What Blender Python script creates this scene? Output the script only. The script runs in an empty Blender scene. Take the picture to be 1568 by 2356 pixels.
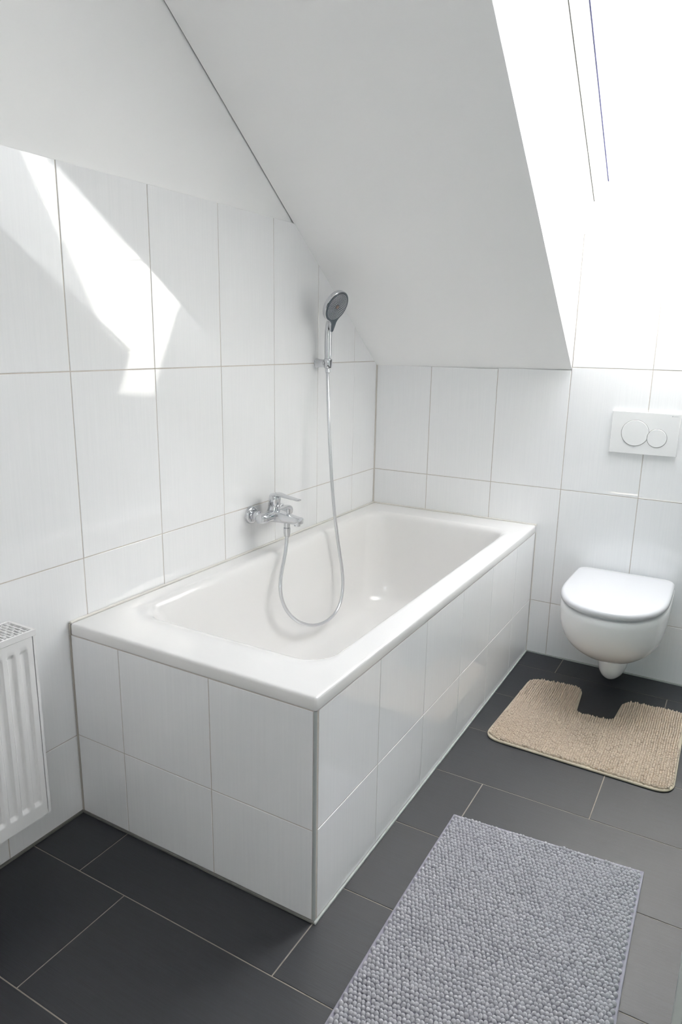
import bpy, bmesh, math, random
import numpy as np
from mathutils import Vector, Matrix, Euler

sc = bpy.context.scene
C = sc.collection

# ------------------------------------------------------------------ camera
cam_d = bpy.data.cameras.new('camera')
cam = bpy.data.objects.new('camera', cam_d)
C.objects.link(cam)
cam.location = (1.53005, -2.98191, 1.34265)
cam.rotation_euler = Euler((math.radians(76.4002), math.radians(-0.9488), math.radians(30.0341)), 'XYZ')
cam_d.sensor_fit = 'VERTICAL'
cam_d.sensor_height = 36.0
cam_d.lens = 36.0 * 1626.44 / 2356.0
cam_d.clip_start = 0.02
sc.camera = cam

# ------------------------------------------------------------------ world, sun, portal, exposure
w = bpy.data.worlds.new('sky')
sc.world = w
w.use_nodes = True
bg = w.node_tree.nodes['Background']
bg.inputs[0].default_value = (0.935, 0.948, 1.0, 1)
bg.inputs[1].default_value = 16.0

sun_d = bpy.data.lights.new('sun', 'SUN')
sun_d.energy = 330.0
sun_d.angle = math.radians(0.6)
sun_d.color = (1.0, 0.95, 0.87)
sun = bpy.data.objects.new('sun', sun_d)
C.objects.link(sun)
sun.rotation_euler = Vector((0.564, 1.0, -1.95)).to_track_quat('-Z', 'Y').to_euler()

SHX0, SHX1 = 0.882, 1.585          # reveals of the skylight shaft
WK, WS = 1.979, 0.736              # window plane  z = WK - WS*y


def win(y, off=0.0):
    """height of the window plane (moved outwards by off)"""
    return WK + off - WS * y


po_d = bpy.data.lights.new('skylight_portal', 'AREA')
po_d.shape = 'RECTANGLE'
po_d.size = 0.68
po_d.size_y = 1.38
po_d.cycles.is_portal = True
po = bpy.data.objects.new('skylight_portal', po_d)
C.objects.link(po)
_n = Vector((0, WS, 1)).normalized()
po.location = Vector((0.5 * (SHX0 + SHX1), -0.43, win(-0.43))) + _n * 0.03
po.rotation_euler = (-_n).to_track_quat('-Z', 'Y').to_euler()

pn_d = bpy.data.lights.new('fill_window_portal', 'AREA')  # portal for the added fill-light opening in the near wall
pn_d.shape = 'RECTANGLE'
pn_d.size = 0.38
pn_d.size_y = 0.52
pn_d.cycles.is_portal = True
pno = bpy.data.objects.new('fill_window_portal', pn_d)
C.objects.link(pno)
pno.location = (2.11, -3.99, 1.90)
pno.rotation_euler = Vector((0, 1, 0)).to_track_quat('-Z', 'Z').to_euler()

sc.view_settings.view_transform = 'Standard'
sc.view_settings.look = 'None'
sc.view_settings.gamma = 1.0
sc.view_settings.use_curve_mapping = False
sc.view_settings.exposure = 0.04
sc.cycles.use_denoising = True
sc.cycles.max_bounces = 16
sc.cycles.diffuse_bounces = 12
sc.cycles.glossy_bounces = 6
sc.cycles.transparent_max_bounces = 12
sc.cycles.caustics_reflective = False
sc.cycles.caustics_refractive = False
sc.cycles.sample_clamp_indirect = 8.0

rnd = random.Random(7)
nrnd = np.random.default_rng(11)


# ------------------------------------------------------------------ materials
def mat(name, col, rough=0.5, metal=0.0, spec=0.5, noise=None, bump=None, coat=0.0):
    """noise = (scale xyz, detail, amount, second colour); bump = (scale xyz, strength, distance)"""
    m = bpy.data.materials.new(name)
    m.use_nodes = True
    nt = m.node_tree
    b = nt.nodes['Principled BSDF']
    b.inputs['Base Color'].default_value = (*col, 1)
    b.inputs['Roughness'].default_value = rough
    b.inputs['Metallic'].default_value = metal
    b.inputs['Specular IOR Level'].default_value = spec
    if coat:
        b.inputs['Coat Weight'].default_value = coat
        b.inputs['Coat Roughness'].default_value = 0.05
    geo = nt.nodes.new('ShaderNodeNewGeometry')

    def ntex(scale, detail):
        mp = nt.nodes.new('ShaderNodeMapping')
        mp.inputs['Scale'].default_value = scale
        nt.links.new(geo.outputs['Position'], mp.inputs['Vector'])
        n = nt.nodes.new('ShaderNodeTexNoise')
        n.inputs['Scale'].default_value = 1.0
        n.inputs['Detail'].default_value = detail
        nt.links.new(mp.outputs[0], n.inputs['Vector'])
        return n
    if noise:
        scale, detail, amt, col2 = noise
        n = ntex(scale, detail)
        r = nt.nodes.new('ShaderNodeValToRGB')
        r.color_ramp.elements[0].position = 0.5 - amt
        r.color_ramp.elements[1].position = 0.5 + amt
        r.color_ramp.elements[0].color = (*col2, 1)
        r.color_ramp.elements[1].color = (*col, 1)
        nt.links.new(n.outputs['Fac'], r.inputs['Fac'])
        nt.links.new(r.outputs['Color'], b.inputs['Base Color'])
    if bump:
        scale, strength, dist = bump
        n = ntex(scale, 3.0)
        bp = nt.nodes.new('ShaderNodeBump')
        bp.inputs['Strength'].default_value = strength
        bp.inputs['Distance'].default_value = dist
        nt.links.new(n.outputs['Fac'], bp.inputs['Height'])
        nt.links.new(bp.outputs[0], b.inputs['Normal'])
    return m


PLASTER = mat('white_plaster', (0.905, 0.900, 0.897), 0.9, spec=0.2, bump=((60, 60, 60), 0.15, 0.0006))
TILE = mat('white_wall_tile', (0.885, 0.884, 0.892), 0.012, spec=0.7, noise=((170, 170, 5), 4.0, 0.30, (0.845, 0.847, 0.857)),
           bump=((260, 260, 6), 0.10, 0.0002))
GROUT = mat('beige_wall_grout', (0.58, 0.53, 0.49), 0.9, spec=0.2, noise=((90, 90, 90), 2, 0.3, (0.50, 0.46, 0.42)))
SLATE = mat('anthracite_floor_tile', (0.0105, 0.0122, 0.0170), 0.51, spec=0.64, noise=((10, 200, 200), 6, 0.16, (0.0075, 0.0086, 0.0115)),
            bump=((20, 500, 500), 0.55, 0.0007))
FGROUT = mat('floor_grout', (0.34, 0.31, 0.27), 0.9, spec=0.2, noise=((60, 60, 60), 3, 0.3, (0.25, 0.225, 0.19)))
SIL_W = mat('white_silicone', (0.74, 0.715, 0.67), 0.4)
SIL_G = mat('grey_silicone', (0.15, 0.15, 0.135), 0.5, noise=((30, 30, 30), 3, 0.2, (0.11, 0.108, 0.10)))
SIL_L = mat('pale_grey_silicone', (0.50, 0.53, 0.51), 0.5, noise=((40, 40, 40), 3, 0.2, (0.40, 0.42, 0.40)))
SIL_B = mat('beige_silicone', (0.40, 0.375, 0.34), 0.5)
SHADOWGAP = mat('dark_joint', (0.05, 0.055, 0.06), 0.9, spec=0.1)
ACRYL = mat('white_acrylic', (0.82, 0.808, 0.797), 0.12, coat=0.3)
CERAM = mat('white_ceramic', (0.90, 0.90, 0.90), 0.05)
SEAT = mat('white_lid_plastic', (0.66, 0.665, 0.685), 0.25)
PLATE = mat('white_plastic', (0.80, 0.80, 0.80), 0.3)
LOGO = mat('grey_print', (0.33, 0.34, 0.37), 0.5)
CHROME = mat('chrome', (0.66, 0.67, 0.69), 0.06, metal=1.0)
STEEL = mat('brushed_steel', (0.62, 0.62, 0.62), 0.3, metal=1.0)
HOSE = mat('silver_hose', (0.68, 0.69, 0.71), 0.22, metal=0.85)
HEADFACE = mat('slate_blue_plastic', (0.036, 0.052, 0.067), 0.4)
NOZZLE = mat('pale_rubber', (0.62, 0.61, 0.64), 0.5)
NOZZLE_C = mat('brown_nozzle_centre', (0.20, 0.14, 0.12), 0.5)
DARK = mat('black_rubber', (0.02, 0.02, 0.02), 0.6)
RAD = mat('radiator_enamel', (0.82, 0.81, 0.808), 0.25, coat=0.2)
RADIN = mat('radiator_inside', (0.45, 0.45, 0.44), 0.6)
FRAME = mat('white_window_frame', (0.80, 0.80, 0.79), 0.35)
GASKET = mat('dark_gasket', (0.006, 0.004, 0.008), 0.5)
RAIL = mat('bluish_rail', (0.012, 0.012, 0.05), 0.4, metal=0.3)
TRIMG = mat('grey_corner_profile', (0.36, 0.385, 0.385), 0.35)
ALU = mat('aluminium_profile', (0.50, 0.53, 0.52), 0.25)
GREYYARN = mat('grey_yarn', (0.60, 0.592, 0.622), 0.95, spec=0.1, noise=((220, 220, 220), 3, 0.22, (0.43, 0.428, 0.455)),
               bump=((900, 900, 900), 0.5, 0.001))
GREYHEM = mat('grey_hem', (0.33, 0.32, 0.37), 0.95, spec=0.1, bump=((900, 900, 900), 0.5, 0.001))
BEIGEYARN = mat('beige_yarn', (0.66, 0.56, 0.455), 0.95, spec=0.1, noise=((160, 160, 160), 3, 0.22, (0.54, 0.45, 0.36)),
                bump=((900, 900, 900), 0.5, 0.001))
BEIGEHEM = mat('beige_hem', (0.52, 0.46, 0.36), 0.9, spec=0.1)
DOORM = mat('white_door', (0.80, 0.79, 0.77), 0.4)


def glass_mat(name, tint, spec_gain=1.0):
    m = bpy.data.materials.new(name)
    m.use_nodes = True
    nt = m.node_tree
    nt.nodes.clear()
    out = nt.nodes.new('ShaderNodeOutputMaterial')
    mix = nt.nodes.new('ShaderNodeMixShader')
    tr = nt.nodes.new('ShaderNodeBsdfTransparent')
    tr.inputs[0].default_value = (*tint, 1)
    gl = nt.nodes.new('ShaderNodeBsdfGlossy')
    gl.inputs['Roughness'].default_value = 0.02
    lw = nt.nodes.new('ShaderNodeLayerWeight')
    lw.inputs['Blend'].default_value = 0.5
    pw = nt.nodes.new('ShaderNodeMath')
    pw.operation = 'POWER'
    pw.inputs[1].default_value = 4.0
    fr = nt.nodes.new('ShaderNodeMath')
    fr.operation = 'MULTIPLY_ADD'
    fr.inputs[1].default_value = 0.8
    fr.inputs[2].default_value = 0.04
    nt.links.new(lw.outputs['Facing'], pw.inputs[0])
    nt.links.new(pw.outputs[0], fr.inputs[0])
    nt.links.new(fr.outputs[0], mix.inputs[0])
    nt.links.new(tr.outputs[0], mix.inputs[1])
    nt.links.new(gl.outputs[0], mix.inputs[2])
    nt.links.new(mix.outputs[0], out.inputs[0])
    return m


GLASS = glass_mat('window_glass', (0.97, 0.98, 0.98))
SGLASS = glass_mat('shower_glass', (0.80, 0.90, 0.88))


# ------------------------------------------------------------------ mesh helpers
def link(name, me, m, parent=None, smooth=None, kind=None, label=None, cat=None, group=None):
    me.materials.clear()
    me.materials.append(m)
    o = bpy.data.objects.new(name, me)
    C.objects.link(o)
    if parent is not None:
        o.parent = parent
    if smooth is not None:
        me.shade_smooth()
        if smooth < 180:
            me.set_sharp_from_angle(angle=math.radians(smooth))
    if kind:
        o['kind'] = kind
    if label:
        o['label'] = label
    if cat:
        o['category'] = cat
    if group:
        o['group'] = group
    return o


def me_from(name, vs, fs):
    me = bpy.data.meshes.new(name)
    me.from_pydata([tuple(v) for v in vs], [], fs)
    me.validate()
    bm = bmesh.new()
    bm.from_mesh(me)
    bmesh.ops.recalc_face_normals(bm, faces=bm.faces)
    bm.to_mesh(me)
    bm.free()
    return me


class G:
    """collects shapes into one mesh"""

    def __init__(s):
        s.v = []
        s.f = []
        s.wn = False

    def add(s, vs, fs):
        n = len(s.v)
        s.v += [tuple(v) for v in vs]
        s.f += [[i + n for i in f] for f in fs]
        return s

    def box(s, a, b, bev=0.0):
        bm = bmesh.new()
        c = [(a[i] + b[i]) / 2 for i in range(3)]
        d = [abs(b[i] - a[i]) for i in range(3)]
        bmesh.ops.create_cube(bm, size=1, matrix=Matrix.Translation(c) @ Matrix.Diagonal((*d, 1)))
        if bev > 0:
            s.wn = True
            bmesh.ops.bevel(bm, geom=bm.edges[:], offset=bev, segments=3, affect='EDGES', profile=0.5)
        bm.verts.index_update()
        s.add([v.co[:] for v in bm.verts], [[v.index for v in f.verts] for f in bm.faces])
        bm.free()
        return s

    def loft(s, loops, cap0=True, cap1=True):
        n = len(loops[0])
        vs = [p for l in loops for p in l]
        fs = []
        for k in range(len(loops) - 1):
            for i in range(n):
                j = (i + 1) % n
                fs.append([k * n + i, k * n + j, (k + 1) * n + j, (k + 1) * n + i])
        if cap0:
            fs.append(list(range(n))[::-1])
        if cap1:
            fs.append([(len(loops) - 1) * n + i for i in range(n)])
        return s.add(vs, fs)

    def tube(s, pts, rad, seg=16, cap=True):
        pts = [Vector(p) for p in pts]
        if not hasattr(rad, '__len__'):
            rad = [rad] * len(pts)
        loops = []
        prev = None
        for i, p in enumerate(pts):
            a = pts[max(0, i - 1)]
            b = pts[min(len(pts) - 1, i + 1)]
            t = (b - a).normalized()
            if prev is None:
                u = t.orthogonal().normalized()
            else:
                u = (prev - t * prev.dot(t)).normalized()
            prev = u
            v = t.cross(u)
            loops.append([p + (u * math.cos(2 * math.pi * k / seg) + v * math.sin(2 * math.pi * k / seg)) * rad[i]
                          for k in range(seg)])
        return s.loft(loops, cap, cap)

    def lathe(s, origin, axis, prof, seg=32, cap=True):
        """prof = [(distance along axis, radius)]"""
        o = Vector(origin)
        t = Vector(axis).normalized()
        u = t.orthogonal().normalized()
        v = t.cross(u)
        loops = [[o + t * d + (u * math.cos(2 * math.pi * k / seg) + v * math.sin(2 * math.pi * k / seg)) * r
                  for k in range(seg)] for d, r in prof]
        return s.loft(loops, cap, cap)

    def build(s, name, m, parent=None, smooth=35, **kw):
        o = link(name, me_from(name, s.v, s.f), m, parent, smooth, **kw)
        if s.wn and smooth is not None:
            md = o.modifiers.new('normals', 'WEIGHTED_NORMAL')
            md.keep_sharp = True
            md.weight = 80
        return o


def empty(name, loc, label=None, cat=None, group=None, kind=None):
    o = bpy.data.objects.new(name, None)
    C.objects.link(o)
    o.location = loc
    o.empty_display_size = 0.05
    if label:
        o['label'] = label
    if cat:
        o['category'] = cat
    if group:
        o['group'] = group
    if kind:
        o['kind'] = kind
    return o


def under(parent, *objs):
    """parent parts that were modelled in world coordinates to a thing standing at its base"""
    bpy.context.view_layer.update()
    for o in objs:
        o.parent = parent
        o.matrix_parent_inverse = parent.matrix_world.inverted()


def spline(pts, n=12):
    """Catmull-Rom through points"""
    P = [np.array(p, float) for p in pts]
    P = [2 * P[0] - P[1]] + P + [2 * P[-1] - P[-2]]
    out = []
    for i in range(1, len(P) - 2):
        for k in range(n):
            t = k / n
            a, b, c, d = P[i - 1:i + 3]
            out.append(0.5 * ((2 * b) + (-a + c) * t + (2 * a - 5 * b + 4 * c - d) * t * t + (-a + 3 * b - 3 * c + d) * t ** 3))
    out.append(P[-2])
    return out


def clip(poly, a, b, c):
    """keep the part of a 2-D polygon where a*u + b*v <= c"""
    out = []
    for i in range(len(poly)):
        p, q = poly[i], poly[(i + 1) % len(poly)]
        dp, dq = a * p[0] + b * p[1] - c, a * q[0] + b * q[1] - c
        if dp <= 0:
            out.append(p)
        if dp * dq < 0:
            t = dp / (dp - dq)
            out.append((p[0] + (q[0] - p[0]) * t, p[1] + (q[1] - p[1]) * t))
    return out


def inset(poly, d):
    n = len(poly)
    area = sum(poly[i][0] * poly[(i + 1) % n][1] - poly[(i + 1) % n][0] * poly[i][1] for i in range(n))
    sg = 1 if area > 0 else -1
    out = []
    for i in range(n):
        p0, p1, p2 = Vector(poly[i - 1]), Vector(poly[i]), Vector(poly[(i + 1) % n])
        e1, e2 = (p1 - p0).normalized(), (p2 - p1).normalized()
        n1, n2 = Vector((-e1.y, e1.x)) * sg, Vector((-e2.y, e2.x)) * sg
        k = 1 + n1.dot(n2)
        out.append(tuple(p1 + (n1 + n2) * (d / max(k, 0.2))))
    return out


def area2(poly):
    n = len(poly)
    return abs(sum(poly[i][0] * poly[(i + 1) % n][1] - poly[(i + 1) % n][0] * poly[i][1] for i in range(n))) / 2


def tile(parent, poly, to3, m, thick=0.008, cham=0.0011, tilt=(0, 0), name='tile'):
    """one tile as its own object; poly in surface coordinates (u, v); to3(u, v, h) with h outwards"""
    if len(poly) < 3 or area2(poly) < 2e-4:
        return None
    cu = sum(p[0] for p in poly) / len(poly)
    cv = sum(p[1] for p in poly) / len(poly)
    o = Vector(to3(cu, cv, 0))
    ins = inset(poly, cham)
    ins2 = inset(poly, cham * 0.3)

    def h(u, v):
        return (u - cu) * tilt[0] + (v - cv) * tilt[1]
    L = [[Vector(to3(u, v, -thick)) - o for u, v in poly],
         [Vector(to3(u, v, -cham + h(u, v))) - o for u, v in poly],
         [Vector(to3(u, v, -cham * 0.3 + h(u, v))) - o for u, v in ins2],
         [Vector(to3(u, v, h(u, v))) - o for u, v in ins]]
    n = len(poly)
    vs = [p for l in L for p in l]
    fs = []
    for k in range(3):
        for i in range(n):
            j = (i + 1) % n
            fs.append([k * n + i, k * n + j, (k + 1) * n + j, (k + 1) * n + i])
    fs.append([3 * n + i for i in range(n)])
    me = me_from(name, vs, fs)
    ob = link(name, me, m, parent, None)
    ob.location = o
    return ob


def rtilt(s=0.0014):
    return (rnd.gauss(0, s), rnd.gauss(0, s))


# ================================================================== THE SETTING
TP = 0.302                      # wall tile pitch
GAP = 0.0027
ROWS = [0.004, 0.2449, 0.7516, 1.2545, 1.7577]
KN, SL = 1.238, 0.7575          # sloping ceiling at the left wall: z = KN - SL*y
XR, YN, ZC = 2.45, -3.9, 2.70   # right wall, near wall, flat ceiling


def slope(x, y):
    t = min(max(x / SHX0, 0), 1)
    return (KN + 0.0125 * t) - (SL - 0.0215 * t) * y


def slope_y(x, z):
    t = min(max(x / SHX0, 0), 1)
    return ((KN + 0.0125 * t) - z) / (SL - 0.0215 * t)


# ---- left wall: plaster body, grout bed, tiles
wall_left = G().box((-0.15, YN - 0.1, -0.05), (-0.010, 0.1, ZC + 0.3)).build('wall_left', PLASTER, smooth=None, kind='structure')
gp = [(-YN, 0.0), (-YN, 1.7560), (0.67, 1.7560), (0.0, KN + 0.02), (0.0, 0.0)]
vs = [(x, -u, v) for x in (-0.0101, -0.0014) for u, v in gp]
fs = [[0, 1, 2, 3, 4], [5, 6, 7, 8, 9]] + [[i, (i + 1) % 5, 5 + (i + 1) % 5, 5 + i] for i in range(5)]
link('grout', me_from('grout', vs, fs), GROUT, wall_left)
HAND = {(5, 3): (0.003, 0.0), (4, 3): (0.0, 0.0), (3, 3): (0.001, 0.0025), (4, 2): (0.0, 0.0), (3, 2): (0.0, 0.0), (5, 2): (0.0, 0.0)}
YL0 = 0.2144
for c in range(-1, 13):
    u0 = YL0 + c * TP
    u1 = u0 + TP
    u0, u1 = max(u0, 0.003), min(u1, -YN)
    for r in range(4):
        poly = [(u0 + GAP / 2, ROWS[r] + GAP / 2), (u1 - GAP / 2, ROWS[r] + GAP / 2),
                (u1 - GAP / 2, ROWS[r + 1] - GAP / 2), (u0 + GAP / 2, ROWS[r + 1] - GAP / 2)]
        poly = clip(poly, -SL, 1.0, KN - 0.0003)          # v <= KN + SL*u
        tile(wall_left, poly, lambda u, v, h: (h, -u, v), TILE, tilt=HAND.get((c, r), rtilt()))

# ---- back wall
wall_back = G().box((-0.15, 0.010, -0.05), (SHX0, 0.16, 1.30)).box((SHX0, 0.010, -0.05), (SHX1, 0.16, 1.755)) \
    .box((SHX1, 0.010, -0.05), (XR + 0.1, 0.16, 1.30)).build('wall_back', PLASTER, smooth=None, kind='structure')
G().box((0, 0.0014, 0), (XR, 0.0101, 1.236)).box((SHX0 + 0.001, 0.0014, 1.236), (SHX1 - 0.001, 0.0101, 1.7555)) \
    .build('grout', GROUT, wall_back, smooth=None)
XB0 = 0.2741
for c in range(-1, 8):
    u0 = XB0 + c * 0.3037
    u1 = u0 + 0.3037
    u0, u1 = max(u0, 0.003), min(u1, XR)
    for r in range(4):
        top = ROWS[r + 1]
        a, b = u0, u1
        if r == 2 and (c < 2 or c > 3):
            top = 1.2395 + 0.004 * min(max(c, 0), 2)
        if r == 3:
            top = 1.7700
            a, b = max(u0, SHX0 + 0.002), min(u1, SHX1 - 0.002)
            if b - a < 0.02:
                continue
        poly = [(a + GAP / 2, ROWS[r] + GAP / 2), (b - GAP / 2, ROWS[r] + GAP / 2), (b - GAP / 2, top - GAP / 2), (a + GAP / 2, top - GAP / 2)]
        tile(wall_back, poly, lambda u, v, h: (u, -h, v), TILE, tilt=rtilt(0.001))

# ---- sloping ceiling (with the shaft left open), flat ceiling, outer walls
def slab(x0, x1, y0, y1, nx=4, ny=6, th=0.03):
    g = G()
    top = []
    for s in (0, th):
        for i in range(nx + 1):
            for j in range(ny + 1):
                x = x0 + (x1 - x0) * i / nx
                y = y0 + (y1 - y0) * j / ny
                top.append((x, y, slope(x, y) + s))
    n = (nx + 1) * (ny + 1)
    fs = []
    idx = lambda s, i, j: s * n + i * (ny + 1) + j
    for s in (0, 1):
        for i in range(nx):
            for j in range(ny):
                fs.append([idx(s, i, j), idx(s, i + 1, j), idx(s, i + 1, j + 1), idx(s, i, j + 1)])
    for i in range(nx):
        for j in (0, ny):
            fs.append([idx(0, i, j), idx(0, i + 1, j), idx(1, i + 1, j), idx(1, i, j)])
    for j in range(ny):
        for i in (0, nx):
            fs.append([idx(0, i, j), idx(0, i, j + 1), idx(1, i, j + 1), idx(1, i, j)])
    return g.add(top, fs)


YT = slope_y(SHX0, ZC)
g = slab(-0.0045, SHX0 - 0.0006, 0.02, slope_y(0, ZC) - 0.02)
o = g.build('ceiling', PLASTER, smooth=40, kind='structure')
ceil_ = o
slab(SHX1, XR + 0.02, 0.02, YT - 0.02).build('sloping_panel', PLASTER, ceil_, smooth=40)
G().box((-0.02, YN - 0.05, ZC), (XR + 0.05, YT + 0.03, ZC + 0.05)).box((SHX0 - 0.02, YT, ZC), (SHX1 + 0.02, -0.965, ZC + 0.05)) \
    .build('flat_panel', PLASTER, ceil_, smooth=None)
# dark shadow joint between the sloping ceiling and the gable wall
g = G()
y0, y1 = -0.675, slope_y(0, ZC)
vs = []
for y in (y0, y1):
    z = slope(0, y)
    vs += [(-0.0102, y, z + 0.006), (-0.0046, y, z + 0.006), (-0.0046, y, z + 0.03), (-0.0102, y, z + 0.03)]
g.add(vs, [[0, 1, 5, 4], [1, 2, 6, 5], [2, 3, 7, 6], [3, 0, 4, 7], [0, 1, 2, 3], [4, 5, 6, 7]])
g.build('trim_1', SHADOWGAP, smooth=None, kind='structure')

wall_right = G().box((XR, YN - 0.1, -0.05), (XR + 0.12, 0.1, ZC + 0.3)).build('wall_right', PLASTER, smooth=None, kind='structure')
DX0, DX1 = 0.25, 1.13
NX0, NX1, NZ0, NZ1 = 1.88, 2.34, 1.60, 2.20      # unseen window added behind the camera to give fill light
wall_near = G().box((-0.15, YN - 0.12, -0.05), (DX0, YN, ZC + 0.05)).box((DX0, YN - 0.12, 2.02), (DX1, YN, ZC + 0.05)) \
    .box((DX1, YN - 0.12, -0.05), (NX0, YN, ZC + 0.05)).box((NX1, YN - 0.12, -0.05), (XR + 0.1, YN, ZC + 0.05)) \
    .box((NX0, YN - 0.12, -0.05), (NX1, YN, NZ0)).box((NX0, YN - 0.12, NZ1), (NX1, YN, ZC + 0.05)).build('wall_near', PLASTER, smooth=None, kind='structure')
door = G().box((DX0, YN - 0.06, 0.004), (DX1, YN - 0.02, 2.02), 0.003).build('door_1', DOORM, smooth=30, kind='structure')
G().box((DX0 - 0.05, YN - 0.02, 0.0), (DX0 + 0.005, YN + 0.012, 2.07), 0.003).box((DX1 - 0.005, YN - 0.02, 0.0), (DX1 + 0.05, YN + 0.012, 2.07), 0.003) \
    .box((DX0 + 0.005, YN - 0.02, 2.015), (DX1 - 0.005, YN + 0.012, 2.07), 0.003).build('door_frame', DOORM, door)
G().lathe((DX0 + 0.08, YN - 0.021, 1.02), (0, 1, 0), [(0, 0.024), (0.008, 0.024), (0.010, 0.022)]) \
    .tube([(DX0 + 0.08, YN - 0.012, 1.02), (DX0 + 0.08, YN + 0.03, 1.02), (DX0 + 0.09, YN + 0.038, 1.02), (DX0 + 0.20, YN + 0.038, 1.02)], 0.009).build('door_handle', STEEL, door)
nf = 0.05
fill_window = G().box((NX0, YN - 0.10, NZ0), (NX0 + nf, YN - 0.04, NZ1), 0.003).box((NX1 - nf, YN - 0.10, NZ0), (NX1, YN - 0.04, NZ1), 0.003) \
    .box((NX0 + nf, YN - 0.10, NZ0), (NX1 - nf, YN - 0.04, NZ0 + nf), 0.003).box((NX0 + nf, YN - 0.10, NZ1 - nf), (NX1 - nf, YN - 0.04, NZ1), 0.003) \
    .build('added_fill_window', FRAME, kind='structure')  # frame around the added fill-light opening
G().box((NX0 + nf, YN - 0.072, NZ0 + nf), (NX1 - nf, YN - 0.068, NZ1 - nf)).build('pane', GLASS, fill_window, smooth=None)

# ---- floor
floor = G().box((-0.15, YN - 0.12, -0.06), (XR + 0.1, 0.1, -0.0085)).build('floor', FGROUT, smooth=None, kind='structure')
G().box((0, YN, -0.0086), (XR, 0, -0.0012)).build('grout', FGROUT, floor, smooth=None)
FP, FL, FY0 = 0.3011, 0.6078, 0.1528
JX = {0: 0.9596, 1: 1.394, 2: 1.09, 3: 1.2775, 4: 0.9556, 5: 0.62, 6: 0.7908, 7: 0.3453, 8: 0.66, 9: 0.34, 10: 0.7, 11: 0.4, 12: 0.75, 13: 0.5}
FG = 0.0030
for r in range(14):
    v1 = -(FY0 + (r - 1) * FP)
    v0 = -(FY0 + r * FP)
    v1, v0 = min(v1, -0.002), max(v0, YN)
    if v1 - v0 < 0.02:
        continue
    x = JX[r] - 4 * FL
    while x < XR:
        a, b = max(x, 0.002), min(x + FL, XR)
        x += FL
        if b - a < 0.02 or (b < 0.79 and v0 > -1.78):
            continue
        poly = [(a + FG / 2, v0 + FG / 2), (b - FG / 2, v0 + FG / 2), (b - FG / 2, v1 - FG / 2), (a + FG / 2, v1 - FG / 2)]
        tile(floor, poly, lambda u, v, h: (u, v, h), SLATE, cham=0.0007, tilt=(0, 0))

# ---- skylight shaft: left reveal, right reveal, sill, top
def reveal(name, x0, x1):
    # polygon in (y, z), between sloping ceiling and window plane
    yb, yt = 0.0, YT
    P = [(0.0105, slope(SHX0, 0) - 0.0005), (YT, ZC - 0.0005), ((WK - ZC) / WS - 0.02, ZC + 0.004), (-0.955, win(-0.955, 0.10)), (0.20, win(0.20, 0.10)),
         (0.20, 1.80), (0.0105, 1.770)]
    n = len(P)
    vs = [(x, y, z) for x in (x0, x1) for y, z in P]
    fs = [list(range(n)), [n + i for i in range(n)]] + [[i, (i + 1) % n, n + (i + 1) % n, n + i] for i in range(n)]
    return link(name, me_from(name, vs, fs), FRAME, None, None, kind='structure')


rv = reveal('wall_reveal_left', SHX0 - 0.03, SHX0)
rv2 = reveal('wall_reveal_right', SHX1, SHX1 + 0.03)
# seam of the lining boards: shallow groove lines running parallel to the window
sill = G()
P = [(-0.004, 1.7725), (0.045, 1.800), (0.055, 1.830), (0.118, 1.889), (0.19, 1.86), (0.011, 1.755), (-0.004, 1.760)]
n = len(P)
sill.add([(x, y, z) for x in (SHX0, SHX1) for y, z in P],
         [list(range(n)), [n + i for i in range(n)]] + [[i, (i + 1) % n, n + (i + 1) % n, n + i] for i in range(n)])
sill.build('trim_2', FRAME, smooth=None, kind='structure')

# ---- the roof window
WD = Vector((0, -1, WS)).normalized()           # up along the window
WN = Vector((0, WS, 1)).normalized()            # outwards
W0 = Vector((0, 0.120, win(0.120)))             # lower edge of the frame
WL = 1.365                                       # length along the slope


def wbox(g, x0, x1, s0, s1, d0, d1, bev=0.002):
    """box in window coordinates: x, s along the slope from the lower edge, d outwards"""
    t = G().box((x0, s0, d0), (x1, s1, d1), bev)
    g.wn = g.wn or t.wn
    g.add([(v[0], *(W0 + WD * v[1] + WN * v[2])[1:]) for v in t.v], t.f)
    return g


window = wbox(wbox(wbox(wbox(G(), SHX0, SHX0 + 0.02, 0, WL, 0.012, 0.11), SHX1 - 0.02, SHX1, 0, WL, 0.012, 0.11),
                   SHX0, SHX1, 0, 0.02, 0.012, 0.11), SHX0, SHX1, WL - 0.02, WL + 0.03, 0.012, 0.11).build('window_1', FRAME, kind='structure')
a, b = SHX0 + 0.0035, SHX1 - 0.0035
FWD = 0.058
wbox(wbox(wbox(wbox(G(), a, a + FWD, 0.004, WL - 0.022, 0.0, 0.06), b - FWD, b, 0.004, WL - 0.022, 0.0, 0.06),
          a + FWD - 0.003, b - FWD + 0.003, 0.004, 0.09, 0.0, 0.06), a + FWD - 0.003, b - FWD + 0.003, WL - 0.10, WL - 0.022, 0.0, 0.06) \
    .build('window_sash', FRAME, window)
wbox(wbox(G(), SHX0 + 0.0002, SHX0 + 0.0036, 0.0, WL, 0.011, 0.03, 0), SHX0, SHX1, 0.0005, 0.0036, 0.006, 0.03, 0).build('gasket', GASKET, window, smooth=None)
wbox(G(), a + FWD - 0.002, b - FWD + 0.002, 0.088, WL - 0.10, 0.045, 0.049, 0).build('pane', GLASS, window, smooth=None)
for q0 in (a + FWD + 0.0005, b - FWD - 0.0035):
    wbox(G(), q0, q0 + 0.004, 0.098, WL - 0.11, 0.0, 0.006, 0.0006).build('blind_rail', RAIL, window)

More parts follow.
